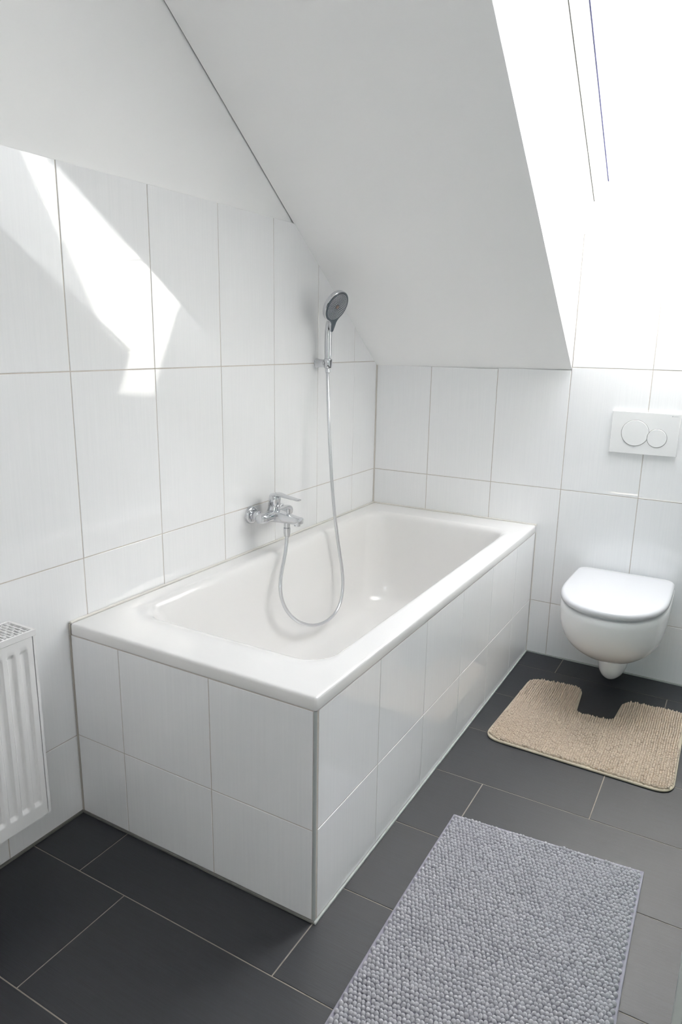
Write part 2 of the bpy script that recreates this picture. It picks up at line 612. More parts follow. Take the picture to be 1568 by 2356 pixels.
# ---- silicone joints
G().box((0.0, -1.789, -0.001), (0.006, YN, 0.0055)).build('trim_3', SIL_G, smooth=None, kind='structure')
G().box((0.7985, -0.004, -0.001), (XR, 0.0, 0.005)).build('trim_4', SIL_L, smooth=None, kind='structure')
G().box((0.0, -0.0035, 0.59), (0.0035, 0.0, KN)).build('trim_5', SIL_W, smooth=None, kind='structure')

# ================================================================== BATHTUB
def rrect(x0, x1, y0, y1, r, z, seg=8, side=10):
    """rounded rectangle loop, counter-clockwise, with the same vertex count for every r"""
    pts = []
    cs = [(x1 - r, y0 + r, -90), (x1 - r, y1 - r, 0), (x0 + r, y1 - r, 90), (x0 + r, y0 + r, 180)]
    for k, (cx, cy, a0) in enumerate(cs):
        for i in range(seg + 1):
            t = math.radians(a0 + 90 * i / seg)
            pts.append((cx + r * math.cos(t), cy + r * math.sin(t), z))
        nx, ny, na = cs[(k + 1) % 4]
        p = pts[-1]
        t = math.radians(na)
        q = (nx + r * math.cos(t), ny + r * math.sin(t), z)
        for i in range(1, side):
            f = i / side
            pts.append((p[0] + (q[0] - p[0]) * f, p[1] + (q[1] - p[1]) * f, z))
    return pts


RZ = 0.587
X0, X1, Y0, Y1 = 0.0083, 0.7955, -1.7925, -0.0083
tub_t = empty('bathtub', (0.4, -0.9, 0.0), 'white acrylic bathtub set into the tiled surround along the left wall', 'bathtub')
L = []
for ins_, z, r in [(0.030, 0.5535, 0.006), (0.003, 0.5535, 0.006), (0.0008, 0.5545, 0.0065), (0.0, 0.5570, 0.007), (0.0, 0.5795, 0.007), (0.0009, 0.5830, 0.007),
                   (0.0030, 0.5854, 0.007), (0.0060, 0.5866, 0.007), (0.010, RZ, 0.007)]:
    L.append(rrect(X0 + ins_, X1 - ins_, Y0 + ins_, Y1 - ins_, r, z))
IN = (0.074, 0.722, -1.672, -0.150)   # inner lip x0 x1 y0 y1
for ins_, dz, r in [(-0.012, 0.0, 0.085), (-0.004, -0.0006, 0.085), (0.003, -0.0030, 0.084), (0.009, -0.0075, 0.083), (0.0135, -0.0145, 0.082), (0.0165, -0.024, 0.08), (0.019, -0.036, 0.08)]:
    L.append(rrect(IN[0] + ins_, IN[1] - ins_, IN[2] + 0.010 + ins_ * 3.0, IN[3] - ins_, r, RZ + dz))
x0, x1, y0, y1 = IN[0] + 0.019, IN[1] - 0.019, IN[2] + 0.067, IN[3] - 0.019
for z, dx, dn, df, r in [(0.52, 0.003, 0.012, 0.004, 0.083), (0.46, 0.007, 0.028, 0.008, 0.09), (0.36, 0.014, 0.055, 0.018, 0.105), (0.27, 0.023, 0.085, 0.028, 0.115), (0.225, 0.032, 0.11, 0.038, 0.12),
                         (0.195, 0.047, 0.14, 0.054, 0.12), (0.177, 0.070, 0.17, 0.078, 0.12), (0.168, 0.105, 0.21, 0.115, 0.10), (0.164, 0.16, 0.28, 0.18, 0.07), (0.161, 0.22, 0.36, 0.27, 0.03)]:
    L.append(rrect(x0 + dx, x1 - dx, y0 + dn, y1 - df, r, z))
tub = G().loft(L, cap0=False, cap1=True).build('tub_shell', ACRYL, smooth=60)
dr = G().lathe((0.40, -0.42, 0.1605), (0, 0, 1), [(0, 0.036), (0.002, 0.036), (0.004, 0.033), (0.006, 0.018), (0.0065, 0.002)]).build('drain_plug', CHROME)
under(tub_t, tub, dr)

# ---- tiled surround of the bath
AX, AY = 0.7935, -1.7905        # tile faces
sur = empty('bath_surround', (0.4, -0.9, 0.0), 'white tiled bath surround carrying the bathtub rim', 'bath surround')
core = G().box((0.742, AY + 0.0085, 0.0), (AX - 0.0085, -0.002, 0.5525)).box((0.002, AY + 0.0085, 0.0), (0.742, AY + 0.04, 0.5525)).build('masonry_core', PLASTER, smooth=None)
gr = G().box((AX - 0.0086, AY + 0.006, 0.0), (AX - 0.0014, -0.002, 0.5525)).box((0.002, AY + 0.0014, 0.0), (AX - 0.006, AY + 0.0086, 0.5525)).build('grout', GROUT, smooth=None)
ARS = [0.004, 0.2480, 0.5515]
parts = [core, gr]
for i in range(-1, 3):
    a = 0.1844 + 0.3037 * (i - 0)
    b = a + 0.3037
    a, b = max(a, 0.005), min(b, AX - 0.0075)
    if b - a < 0.01:
        continue
    for r in range(2):
        poly = [(a + GAP / 2, ARS[r] + GAP / 2), (b - GAP / 2, ARS[r] + GAP / 2), (b - GAP / 2, ARS[r + 1] - GAP / 2), (a + GAP / 2, ARS[r + 1] - GAP / 2)]
        parts.append(tile(None, poly, lambda u, v, h: (u, AY - h, v), TILE, tilt=rtilt(0.0006)))
for i in range(-1, 6):
    a = 0.2681 + TP * (i)
    b = a + TP
    a, b = max(a, 0.004), min(b, -AY - 0.0075)
    if b - a < 0.01:
        continue
    for r in range(2):
        poly = [(a + GAP / 2, ARS[r] + GAP / 2), (b - GAP / 2, ARS[r] + GAP / 2), (b - GAP / 2, ARS[r + 1] - GAP / 2), (a + GAP / 2, ARS[r + 1] - GAP / 2)]
        parts.append(tile(None, poly, lambda u, v, h: (AX + h, -u, v), TILE, tilt=rtilt(0.0006)))
prof = G().tube([(AX - 0.0045, AY + 0.0045, 0.004), (AX - 0.0045, AY + 0.0045, 0.5515)], 0.0046, 12).build('corner_trim', TRIMG)
s1 = G().box((0.0015, AY - 0.005, -0.0002), (AX + 0.001, AY, 0.006), 0.001).build('floor_sealant', SIL_G)
s2 = G().box((AX, AY - 0.003, -0.0005), (AX + 0.0055, -0.002, 0.0055), 0.001).build('floor_sealant', SIL_L)
s3 = G().box((0.0012, AY - 0.0022, 0.006), (0.0052, AY + 0.004, 0.551), 0.0006).build('wall_sealant', SIL_B)
s4 = G().box((AX, -0.0035, 0.006), (AX + 0.0035, 0.0, 0.552), 0.001).build('wall_sealant', SIL_W)
s5 = G().tube([(0.0048, Y0 + 0.004, RZ - 0.0005), (0.0048, -0.0045, RZ - 0.0005), (X1, -0.0045, RZ - 0.0005)], 0.0042, 10).build('wall_sealant', SIL_W)
s6 = G().tube([(0.0045, Y0 + 0.002, 0.552), (0.0045, Y0 + 0.002, RZ - 0.002)], 0.0028, 8).build('wall_sealant', SIL_B)
under(sur, *(parts + [prof, s1, s2, s3, s4, s5, s6]))

# ================================================================== MIXER TAP
FY = -0.901
fa = empty('bath_mixer_tap', (0.0, FY, 0.722), 'chrome single lever bath mixer tap on the left wall above the tub', 'tap')
P_ = []
for sy in (-1, 1):
    y = FY + sy * 0.075
    P_.append(G().lathe((0.0, y, 0.722), (1, 0, 0), [(0.0003, 0.0330), (0.007, 0.0330), (0.0105, 0.0318), (0.013, 0.029), (0.0145, 0.024), (0.0150, 0.0165)], 40).build('wall_rosette', CHROME))
    P_.append(G().lathe((0.012, y, 0.722), (1, 0, 0), [(0, 0.0150), (0.008, 0.0150), (0.0085, 0.0135), (0.0145, 0.0135)], 32)
              .lathe((0.0265, y, 0.722), (1, 0, 0), [(0, 0.0145), (0.001, 0.0172), (0.012, 0.0172), (0.013, 0.0150)], 32).build('union_nut', CHROME))


def ring(cx, cy, cz, ax, ay, az_, n=28, pw=2.6, plane='xz', rot=0.0):
    """superellipse ring; plane gives the ring's plane"""
    out = []
    for k in range(n):
        t = 2 * math.pi * k / n
        c, s = math.cos(t), math.sin(t)
        a = math.copysign(abs(c) ** (2 / pw), c) * ax
        b = math.copysign(abs(s) ** (2 / pw), s) * az_
        if plane == 'xz':
            out.append((cx + a, cy, cz + b))
        else:
            out.append((cx, cy + a, cz + b))
    return out


# horizontal body across both unions, and the spout growing out of its middle
body = G()
Ls = []
for t, ax, az_, dz in [(-0.0965, 0.006, 0.006, 0.0), (-0.0960, 0.014, 0.013, 0.0), (-0.094, 0.0185, 0.0165, 0.0), (-0.088, 0.0215, 0.0188, 0), (-0.075, 0.0225, 0.0195, 0), (-0.055, 0.0215, 0.0185, 0), (-0.035, 0.0215, 0.019, -0.001),
                       (-0.018, 0.024, 0.021, -0.002), (0, 0.025, 0.022, -0.002), (0.018, 0.024, 0.021, -0.002), (0.035, 0.0215, 0.019, -0.001), (0.055, 0.0215, 0.0185, 0), (0.075, 0.0225, 0.0195, 0),
                       (0.088, 0.0215, 0.0188, 0), (0.094, 0.0185, 0.0165, 0), (0.0960, 0.014, 0.013, 0.0), (0.0965, 0.006, 0.006, 0.0)]:
    Ls.append(ring(0.0560, FY + t, 0.7165 + dz, ax, 0, az_))
body.loft(Ls)
Ls = []
for x, hw, hh, z in [(0.045, 0.034, 0.020, 0.7120), (0.065, 0.030, 0.0205, 0.7120), (0.085, 0.0235, 0.0195, 0.7110), (0.105, 0.0205, 0.0175, 0.7090), (0.13, 0.0190, 0.0150, 0.7070), (0.155, 0.0180, 0.0130, 0.7050),
                     (0.168, 0.0175, 0.0125, 0.7045), (0.1715, 0.0165, 0.0115, 0.7045), (0.1725, 0.0140, 0.0095, 0.7045)]:
    Ls.append(ring(x, FY, z, hw, 0, hh, pw=5.0, plane='yz'))
body.loft(Ls)
P_.append(body.build('body', CHROME, smooth=40))
P_.append(G().lathe((0.156, FY, 0.6925), (0, 0, -1), [(0, 0.0115), (0.0065, 0.0115), (0.0075, 0.0105)], 28).build('aerator', CHROME))
# cartridge housing
tx = 0.10
ax_ = Vector((tx, 0, 1)).normalized()
P_.append(G().lathe((0.0515, FY, 0.724), ax_, [(0, 0.0265), (0.008, 0.0245), (0.014, 0.0222), (0.026, 0.0215), (0.0262, 0.0208), (0.0275, 0.0208)], 40).build('cartridge_housing', CHROME))
# lever
lev = G()
lev.lathe(Vector((0.0515, FY, 0.724)) + ax_ * 0.0275, ax_, [(0, 0.0215), (0.001, 0.0222), (0.026, 0.0222), (0.034, 0.0215), (0.0385, 0.0190), (0.0405, 0.0150), (0.041, 0.005)], 40)
Ls = []
for x, hw, hh, z in [(0.050, 0.0210, 0.0060, 0.7905), (0.066, 0.0205, 0.0070, 0.7925), (0.080, 0.0180, 0.0060, 0.7925), (0.096, 0.0150, 0.0045, 0.7905), (0.118, 0.0140, 0.0036, 0.7875), (0.142, 0.0135, 0.0032, 0.7845), (0.160, 0.0130, 0.0030, 0.7822), (0.1645, 0.0120, 0.0024, 0.7816), (0.1660, 0.010, 0.0014, 0.7814)]:
    Ls.append(ring(x, FY, z, hw, 0, hh, pw=3.5, plane='yz'))
lev.loft(Ls)
P_.append(lev.build('lever', CHROME, smooth=40))
# diverter knob and shower outlet
P_.append(G().lathe((0.1175, FY, 0.717), (0, 0, 1), [(0, 0.0085), (0.0035, 0.0085), (0.0045, 0.0055), (0.010, 0.0052), (0.0115, 0.0072), (0.024, 0.0078), (0.0262, 0.0085), (0.0285, 0.0085), (0.0295, 0.0072)], 24).build('diverter_knob', CHROME))
P_.append(G().lathe((0.1105, FY, 0.694), (0, 0, -1), [(0, 0.0115), (0.018, 0.0115), (0.0185, 0.010), (0.0205, 0.010)], 28).build('shower_outlet', CHROME))
under(fa, *P_)

# ================================================================== HOSE
hose = empty('shower_hose', (0.1105, FY, 0.55), 'silver shower hose hanging in a loop from the tap into the tub', 'hose')
hp = [(0.1105, -0.901, 0.665), (0.111, -0.902, 0.646), (0.112, -0.906, 0.614), (0.115, -0.915, 0.585), (0.12, -0.934, 0.558), (0.127, -0.959, 0.53), (0.135, -0.983, 0.499), (0.142, -0.995, 0.468),
      (0.149, -0.998, 0.432), (0.156, -0.985, 0.39), (0.161, -0.951, 0.347), (0.165, -0.899, 0.304), (0.167, -0.83, 0.269), (0.167, -0.759, 0.248), (0.166, -0.687, 0.24), (0.163, -0.624, 0.248),
      (0.159, -0.579, 0.274), (0.154, -0.551, 0.312), (0.149, -0.539, 0.359), (0.144, -0.539, 0.408), (0.138, -0.552, 0.476), (0.131, -0.565, 0.553), (0.123, -0.577, 0.641), (0.116, -0.583, 0.732),
      (0.11, -0.584, 0.808), (0.101, -0.584, 0.912), (0.091, -0.578, 1.015), (0.078, -0.566, 1.116), (0.062, -0.545, 1.191), (0.0525, -0.529, 1.229)]
for _ in range(2):
    hp = [hp[0]] + [tuple((hp[i - 1][k] + 2 * hp[i][k] + hp[i + 1][k]) / 4 for k in range(3)) for i in range(1, len(hp) - 1)] + [hp[-1]]
hs = G().tube([tuple(p) for p in spline(hp, 5)], 0.0066, 14).build('hose_tube', HOSE, smooth=80)
nut = G().lathe((0.1105, FY, 0.6728), (0, 0, -1), [(0, 0.0122), (0.001, 0.0130), (0.018, 0.0130), (0.031, 0.0110), (0.032, 0.0092), (0.036, 0.0088)], 28).build('hose_nut', CHROME)
d = (Vector(hp[-1]) - Vector(hp[-2])).normalized()
nut2 = G().lathe(Vector(hp[-1]) - d * 0.012, d, [(0, 0.0080), (0.006, 0.0095), (0.022, 0.0100)], 28).build('hose_nut', CHROME)
under(hose, hs, nut, nut2)

# ================================================================== SHOWER HEAD + HOLDER
HY = -0.527
ho = empty('shower_holder', (0.0, HY, 1.255), 'chrome wall bracket holding the hand shower', 'bracket')
a1 = G().lathe((0.0003, HY, 1.255), (1, 0, 0), [(0, 0.0190), (0.004, 0.0178), (0.012, 0.0165), (0.030, 0.0155), (0.040, 0.0150), (0.042, 0.0140)], 36).build('wall_arm', CHROME)
clipg = G()
hd = Vector((0.0, 0, 1)).normalized()
bx = Vector((0.0530, HY, 1.255))
u_ = Vector((0, 1, 0))
v_ = hd.cross(u_)
outer, inner = [], []
segs = 30
Ls = []
for z, ro, ri in [(-0.0175, 0.0150, 0.0110), (-0.0165, 0.0162, 0.0102), (0.0165, 0.0172, 0.0124), (0.0175, 0.0160, 0.0132)]:
    pass
prof = [(-0.0175, 0.0112), (-0.0178, 0.0150), (-0.016, 0.0162), (0.016, 0.0172), (0.0178, 0.0162), (0.0175, 0.0136)]
angs = [math.radians(25 + 310 * k / segs) for k in range(segs + 1)]   # gap of the clip faces the room
vs = []
for t in angs:
    dr_ = (-v_ * math.cos(math.pi - t) * -1 + u_ * math.sin(t))
    for z, r in prof:
        vs.append(bx + hd * z + dr_ * r)
m_ = len(prof)
fs = []
for k in range(segs):
    for i in range(m_):
        j = (i + 1) % m_
        fs.append([k * m_ + i, k * m_ + j, (k + 1) * m_ + j, (k + 1) * m_ + i])
fs += [list(range(m_)), [segs * m_ + i for i in range(m_)]]
a2 = clipg.add(vs, fs).build('clip', CHROME)
under(ho, a1, a2)

sh = empty('hand_shower', (0.0555, HY, 1.255), 'round hand shower with a dark blue-grey spray face and chrome handle', 'shower head')
hc = Vector((0.1130, -0.5660, 1.4690))
nrm = Vector((0.87, -0.10, -0.46)).normalized()
upv = (Vector((0, 0, 1)) - nrm * nrm.z).normalized()
_s0 = upv.cross(nrm)
_s0 = _s0 if _s0.y < 0 else -_s0
upv = (upv * 0.951 + _s0 * 0.309).normalized()
sid = upv.cross(nrm).normalized()


def drop(r, neck, wn, wend, n=56):
    """teardrop outline (s, w): circle with a tongue running down"""
    pts = []
    a_cut = math.radians(38)
    for k in range(n + 1):
        t = -math.pi / 2 + a_cut + (2 * math.pi - 2 * a_cut) * k / n
        pts.append((r * math.cos(t), r * math.sin(t)))
    s0, w0 = pts[-1]
    # concave flank from circle to neck
    left = []
    for k in range(1, 9):
        f = k / 8
        e = 1 - (1 - f) ** 2.0
        left.append((s0 + (-neck - s0) * e, w0 + (wn - w0) * f))
    tip = []
    for k in range(0, 9):
        t = math.pi + math.pi * k / 8
        tip.append((neck * 0.62 * math.cos(t), wend + neck * 0.62 * math.sin(t)))
    right = [(-s, w) for s, w in reversed(left)]
    return pts + left + tip + right


def hl(pts, d, k=1.0, off=0.0):
    return [hc + sid * (s * k) + upv * (w * k + off) + nrm * d for s, w in pts]


out0 = drop(0.0620, 0.0135, -0.080, -0.104)
out1 = drop(0.0600, 0.0125, -0.079, -0.102)
out2 = drop(0.0470, 0.0080, -0.078, -0.096)
shell = G().loft([hl(out1, 0.0000), hl(out0, -0.0015), hl(out0, -0.012), hl(out1, -0.0165), hl(out2, -0.022), hl(drop(0.024, 0.005, -0.066, -0.085), -0.025)]).build('shell', CHROME, smooth=50)
face = G().loft([hl(out1, -0.001), hl(drop(0.0597, 0.0122, -0.079, -0.102), 0.0012), hl(drop(0.0580, 0.0108, -0.079, -0.100), 0.0020)]).build('spray_face', HEADFACE, smooth=30)
hb = [Vector((0.0520, HY, 1.236)), Vector((0.0520, HY, 1.262)), Vector((0.0520, HY, 1.275)), Vector((0.0522, HY, 1.30)), Vector((0.0525, HY, 1.345)), Vector((0.0535, HY - 0.001, 1.375)), Vector((0.0580, HY - 0.004, 1.400)), Vector((0.0680, HY - 0.014, 1.425)), Vector((0.0830, HY - 0.030, 1.450))]
han = G().tube(hb, [0.0100, 0.0104, 0.0128, 0.0136, 0.0140, 0.0140, 0.0132, 0.0120, 0.009], 24).build('handle', CHROME, smooth=80)
ng = G()


def nozzle(s, w_, rs, rw=None, ang=0.0):
    rw = rw or rs
    c, sn = math.cos(ang), math.sin(ang)
    base, top = [], []
    for k in range(6):
        t = 2 * math.pi * k / 6
        a_, b_ = rs * math.cos(t), rw * math.sin(t)
        p = hc + sid * (s + a_ * c - b_ * sn) + upv * (w_ + a_ * sn + b_ * c)
        base.append(p + nrm * 0.0015)
        top.append(p + nrm * 0.0034)
    ng.loft([base, top], False, True)


for ri, (r, cnt) in enumerate([(0.0125, 12), (0.0172, 16), (0.0219, 22), (0.0266, 27), (0.0313, 32), (0.0360, 38), (0.0407, 43), (0.0454, 48), (0.0501, 54)]):
    for k in range(cnt):
        t = 2 * math.pi * (k + 0.5 * (ri % 2)) / cnt
        nozzle(r * math.cos(t), r * math.sin(t), 0.00115, 0.0017, t)
noz = ng.build('nozzles', NOZZLE, smooth=30, kind='stuff')
cen = G().lathe(hc + nrm * 0.0015, nrm, [(0, 0.0075), (0.002, 0.0075), (0.003, 0.0055)], 20).build('centre_nozzle', NOZZLE_C)
under(sh, shell, face, han)
under(face, noz, cen)

# ================================================================== TOILET
TX = 1.1765
wc = empty('wall_hung_toilet', (TX, 0.0, 0.0), 'white wall hung toilet with its lid closed below the flush plate', 'toilet')


def dshape(hw, yb, yf, z, rb=0.05, pw=2.35, n=40, sx=0.0):
    """D outline: straight back with rounded corners at yb, elliptical front reaching yf"""
    pts = []
    ym = yb - (yb - yf) * 0.46          # where the front curve starts
    for k in range(n + 1):               # right side to left side through the front
        t = -math.pi * k / n
        c, s = math.cos(t), math.sin(t)
        pts.append((TX + sx + hw * math.copysign(abs(c) ** (2 / pw), c), ym + (ym - yf) * math.copysign(abs(s) ** (2 / pw), s), z))
    m1 = 6
    taper = 0.004
    for k in range(1, m1 + 1):
        f = k / m1
        pts.append((TX + sx - hw + taper * f * f, ym + (yb - rb - ym) * f, z))
    for k in range(1, 9):
        t = math.pi - math.pi / 2 * k / 8
        pts.append((TX + sx - hw + taper + rb + rb * math.cos(t), yb - rb + rb * math.sin(t), z))
    for k in range(0, 8):
        t = math.pi / 2 - math.pi / 2 * k / 8
        pts.append((TX + sx + hw - taper - rb + rb * math.cos(t), yb - rb + rb * math.sin(t), z))
    for k in range(m1, 0, -1):
        f = k / m1
        pts.append((TX + sx + hw - taper * f * f, ym + (yb - rb - ym) * f, z))
    return pts


lid = G().loft([dshape(0.1850, -0.018, -0.5225, 0.4225, 0.04), dshape(0.1890, -0.0165, -0.5270, 0.4232, 0.04), dshape(0.190, -0.016, -0.5285, 0.4245, 0.04), dshape(0.190, -0.016, -0.5285, 0.4325, 0.04),
                dshape(0.1888, -0.017, -0.5272, 0.4370, 0.04), dshape(0.1862, -0.0195, -0.5245, 0.4408, 0.04), dshape(0.1825, -0.023, -0.5205, 0.4436, 0.038), dshape(0.1775, -0.028, -0.5150, 0.4450, 0.036), dshape(0.140, -0.065, -0.480, 0.4462, 0.04), dshape(0.07, -0.14, -0.40, 0.4468, 0.02)]) \
    .build('lid', SEAT, smooth=50)
seat = G().loft([dshape(0.172, -0.034, -0.504, 0.4105), dshape(0.1740, -0.033, -0.507, 0.4115), dshape(0.1740, -0.033, -0.507, 0.4215)]).build('seat', SEAT, smooth=50)
Ls = []
for z, hw, yf, rb, yb in [(0.4100, 0.183, -0.516, 0.03, -0.002), (0.4095, 0.188, -0.522, 0.03, -0.0015), (0.4050, 0.1905, -0.527, 0.03, -0.001), (0.385, 0.1912, -0.5275, 0.03, -0.0005), (0.345, 0.1895, -0.521, 0.03, -0.0005), (0.31, 0.1855, -0.507, 0.03, -0.0005),
                      (0.275, 0.1775, -0.484, 0.03, -0.0005), (0.243, 0.165, -0.450, 0.03, -0.0005), (0.216, 0.148, -0.410, 0.03, -0.0005), (0.193, 0.130, -0.370, 0.03, -0.0005), (0.174, 0.109, -0.330, 0.03, -0.0005),
                      (0.160, 0.086, -0.292, 0.03, -0.0005), (0.152, 0.064, -0.258, 0.025, -0.0005)]:
    Ls.append(dshape(hw, yb, yf, z, rb, 2.25))
bowl = G().loft(Ls).build('bowl', CERAM, smooth=70)
Ls = []
for z, hw, yf in [(0.16, 0.060, -0.235), (0.120, 0.0585, -0.232), (0.095, 0.0560, -0.228), (0.075, 0.0530, -0.220), (0.058, 0.0470, -0.207), (0.045, 0.0385, -0.190), (0.037, 0.029, -0.170), (0.033, 0.018, -0.145), (0.032, 0.008, -0.12)]:
    Ls.append(dshape(hw, -0.0008, yf, z, min(0.02, hw * 0.5), 2.1))
trap = G().loft(Ls).build('trap_housing', CERAM, smooth=70)
hin = [G().lathe((TX + s * 0.075, -0.045, 0.407), (0, 0, 1), [(0.004, 0.012), (0.0145, 0.012)], 16).build('hinge', CHROME) for s in (-1, 1)]
under(wc, lid, seat, bowl, trap, *hin)

# ---- flush plate
fp = empty('flush_plate', (1.1805, 0.0, 1.0115), 'white rectangular flush plate with two round buttons above the toilet', 'flush plate')
px0, px1, pz0, pz1 = 1.0575, 1.3035, 0.9295, 1.0935
bx_, bz_, br_ = 1.1480, 1.0115, 0.0500
sx_, sz_, sr_ = 1.2285, 0.9965, 0.0352
base = G().box((px0, -0.0115, pz0), (px1, -0.0002, pz1), 0.0018).build('cover', PLATE)


def lens(cx, cz, r, other=None, n=64):
    pts = []
    for k in range(n):
        t = 2 * math.pi * k / n
        x, z = cx + r * math.cos(t), cz + r * math.sin(t)
        if other:
            ox, oz, orr = other
            dx, dz = x - ox, z - oz
            dd = math.hypot(dx, dz)
            if dd < orr:
                x, z = ox + dx / dd * orr, oz + dz / dd * orr
        pts.append((x, z))
    return pts


def button(name, cx, cz, r, other=None):
    o0 = lens(cx, cz, r, other)
    o1 = lens(cx, cz, r - 0.0012, (other[0], other[1], other[2] + 0.0012) if other else None)
    return G().loft([[(x, -0.010, z) for x, z in o0], [(x, -0.0125, z) for x, z in o0], [(x, -0.0136, z) for x, z in o1]]).build(name, PLATE, smooth=30)


b1 = button('flush_button', bx_, bz_, br_, (sx_, sz_, sr_ + 0.0012))
b2 = button('flush_button', sx_, sz_, sr_)
gv = G()
for cx, cz, r, oth in [(bx_, bz_, br_ + 0.0013, None), (sx_, sz_, sr_ + 0.0013, None)]:
    o0 = lens(cx, cz, r)
    gv.loft([[(x, -0.0100, z) for x, z in o0], [(x, -0.01185, z) for x, z in o0]], True, True)
gv = gv.build('button_gap', SIL_G, smooth=30)
cu = bpy.data.curves.new('lettering', 'FONT')
cu.body = 'GEBERIT'
cu.size = 0.0042
cu.extrude = 0.0001
cu.space_character = 1.25
to = bpy.data.objects.new('lettering_tmp', cu)
C.objects.link(to)
bpy.context.view_layer.update()
me = bpy.data.meshes.new_from_object(to.evaluated_get(bpy.context.evaluated_depsgraph_get()))
bpy.data.objects.remove(to)
lt = link('lettering', me, LOGO)
lt.location = (1.2775, -0.01162, 1.0825)
lt.rotation_euler = (math.pi / 2, 0, 0)
lg = G().box((1.2735, -0.0117, 1.0823), (1.2763, -0.0114, 1.0855)).build('lettering_mark', LOGO, smooth=None)
under(fp, base, b1, b2, gv)
under(base, lt, lg)

# ================================================================== RADIATOR
RX = 0.135                     # front face
RY1, RY0 = -1.991, -3.05
RZ0, RZ1 = 0.178, 0.671
ra = empty('radiator', (0.08, -2.5, 0.0), 'white ribbed panel radiator with a slotted top grille on the left wall', 'radiator')
# front panel with pressed vertical grooves
def prof_x(y, z, nbase):
    """depth of the front at height z for a position y"""
    pitch = 0.0333
    c0 = RY1 - 0.0335
    k = round((c0 - y) / pitch)
    dy = abs(y - (c0 - k * pitch))
    if k < 0 or y < RY0 + 0.02:
        return 0
    gw = 1.0 if dy < 0.0060 else max(0.0, 1 - (dy - 0.0060) / 0.0060)
    gw = gw * gw * (3 - 2 * gw)
    e = min(z - (RZ0 + 0.034), (RZ1 - 0.042) - z)
    ez = max(0.0, min(1.0, e / 0.010))
    return -0.0065 * gw * ez


ys = [RY1 - 0.0085 - i * 0.002 for i in range(int((RY1 - 0.0085 - RY0) / 0.002))]
zs = [RZ0, RZ0 + 0.02, RZ0 + 0.032] + [RZ0 + 0.034 + 0.002 * i for i in range(7)] + [0.30, 0.42, 0.54] + [RZ1 - 0.056 + 0.002 * i for i in range(8)] + [RZ1 - 0.030, RZ1 - 0.017]
vs, fs = [], []
for y in ys:
    for z in zs:
        vs.append((RX + prof_x(y, z, 0), y, z))
nz = len(zs)
for i in range(len(ys) - 1):
    for j in range(nz - 1):
        fs.append([i * nz + j, i * nz + j + 1, (i + 1) * nz + j + 1, (i + 1) * nz + j])
nf = len(vs)
# rim folded back
rim = [(RX - 0.010, y, RZ0 - 0.002) for y in (ys[0], ys[-1])] + [(RX - 0.010, y, RZ1 - 0.015) for y in (ys[-1], ys[0])]
vs += rim
fs.append([i * nz for i in range(len(ys))] + [nf + 1, nf])
fs.append([i * nz + nz - 1 for i in range(len(ys) - 1, -1, -1)] + [nf + 3, nf + 2])
fs.append([j for j in range(nz - 1, -1, -1)] + [nf, nf + 3])
fs.append([(len(ys) - 1) * nz + j for j in range(nz)] + [nf + 2, nf + 1])
front = link('front_panel', me_from('front_panel', vs, fs), RAD, None, 40)
backp = G().box((0.045, RY0, RZ0 + 0.01), (0.053, RY1 - 0.006, RZ1 - 0.02), 0.002).build('rear_panel', RAD)
conv = G()
y = RY1 - 0.02
while y > RY0 + 0.02:
    conv.box((0.056, y - 0.0008, RZ0 + 0.03), (RX - 0.012, y + 0.0008, RZ1 - 0.045))
    y -= 0.0125
conv = conv.build('convector_fins', RADIN, smooth=None, kind='stuff')
side = G().box((0.040, RY1 - 0.0012, RZ0 + 0.002), (RX + 0.0005, RY1, RZ1 - 0.012), 0.0004).box((RX - 0.0015, RY1 - 0.0068, RZ0 + 0.002), (RX + 0.0012, RY1, RZ1 - 0.012), 0.0006).build('side_cover', RAD)
gl = G()
gl.box((RX - 0.003, RY0, RZ1 - 0.016), (RX + 0.0020, RY1 + 0.002, RZ1), 0.001)
gl.box((0.040, RY0, RZ1 - 0.016), (0.045, RY1 + 0.002, RZ1), 0.001)
gl.box((0.0435, RY1 - 0.0065, RZ1 - 0.012), (RX - 0.0015, RY1 + 0.0016, RZ1 - 0.0004), 0.0004)
gl.box((0.0435, RY0 + 0.0004, RZ1 - 0.012), (RX - 0.0015, RY0 + 0.006, RZ1 - 0.0004), 0.0004)
grille_frame = gl.build('grille_frame', RAD)
gg = G()
nb = 0
y = RY1 - 0.0165
rowi = 0
while y > RY0 + 0.01:          # bars across the depth, bridged by short staggered webs
    gg.box((0.045, y - 0.0016, RZ1 - 0.010), (RX - 0.003, y + 0.0016, RZ1 - 0.0015))
    xs = [0.0645, 0.0875, 0.1105] if rowi % 2 else [0.054, 0.076, 0.099, 0.122]
    for x in xs:
        gg.box((x - 0.0015, y, RZ1 - 0.009), (x + 0.0015, y + 0.010, RZ1 - 0.002))
    y -= 0.010
    rowi += 1
gg = gg.build('grille_bars', RAD, smooth=None)
brk = []
for y in (-2.15, -2.88):
    brk.append(G().box((0.0008, y - 0.015, 0.24), (0.0030, y + 0.015, 0.60)).box((0.0008, y - 0.015, 0.25), (0.046, y - 0.012, 0.29)).box((0.0008, y - 0.015, 0.56), (0.046, y - 0.012, 0.60)).build('wall_bracket', RAD, smooth=None))
pip = [G().tube([(0.09, y, RZ0 + 0.03), (0.09, y, 0.001)], 0.008, 14).build('feed_pipe', RAD) for y in (-2.94, -2.99)]
under(ra, front, backp, conv, side, grille_frame, *brk, *pip)
under(grille_frame, gg)


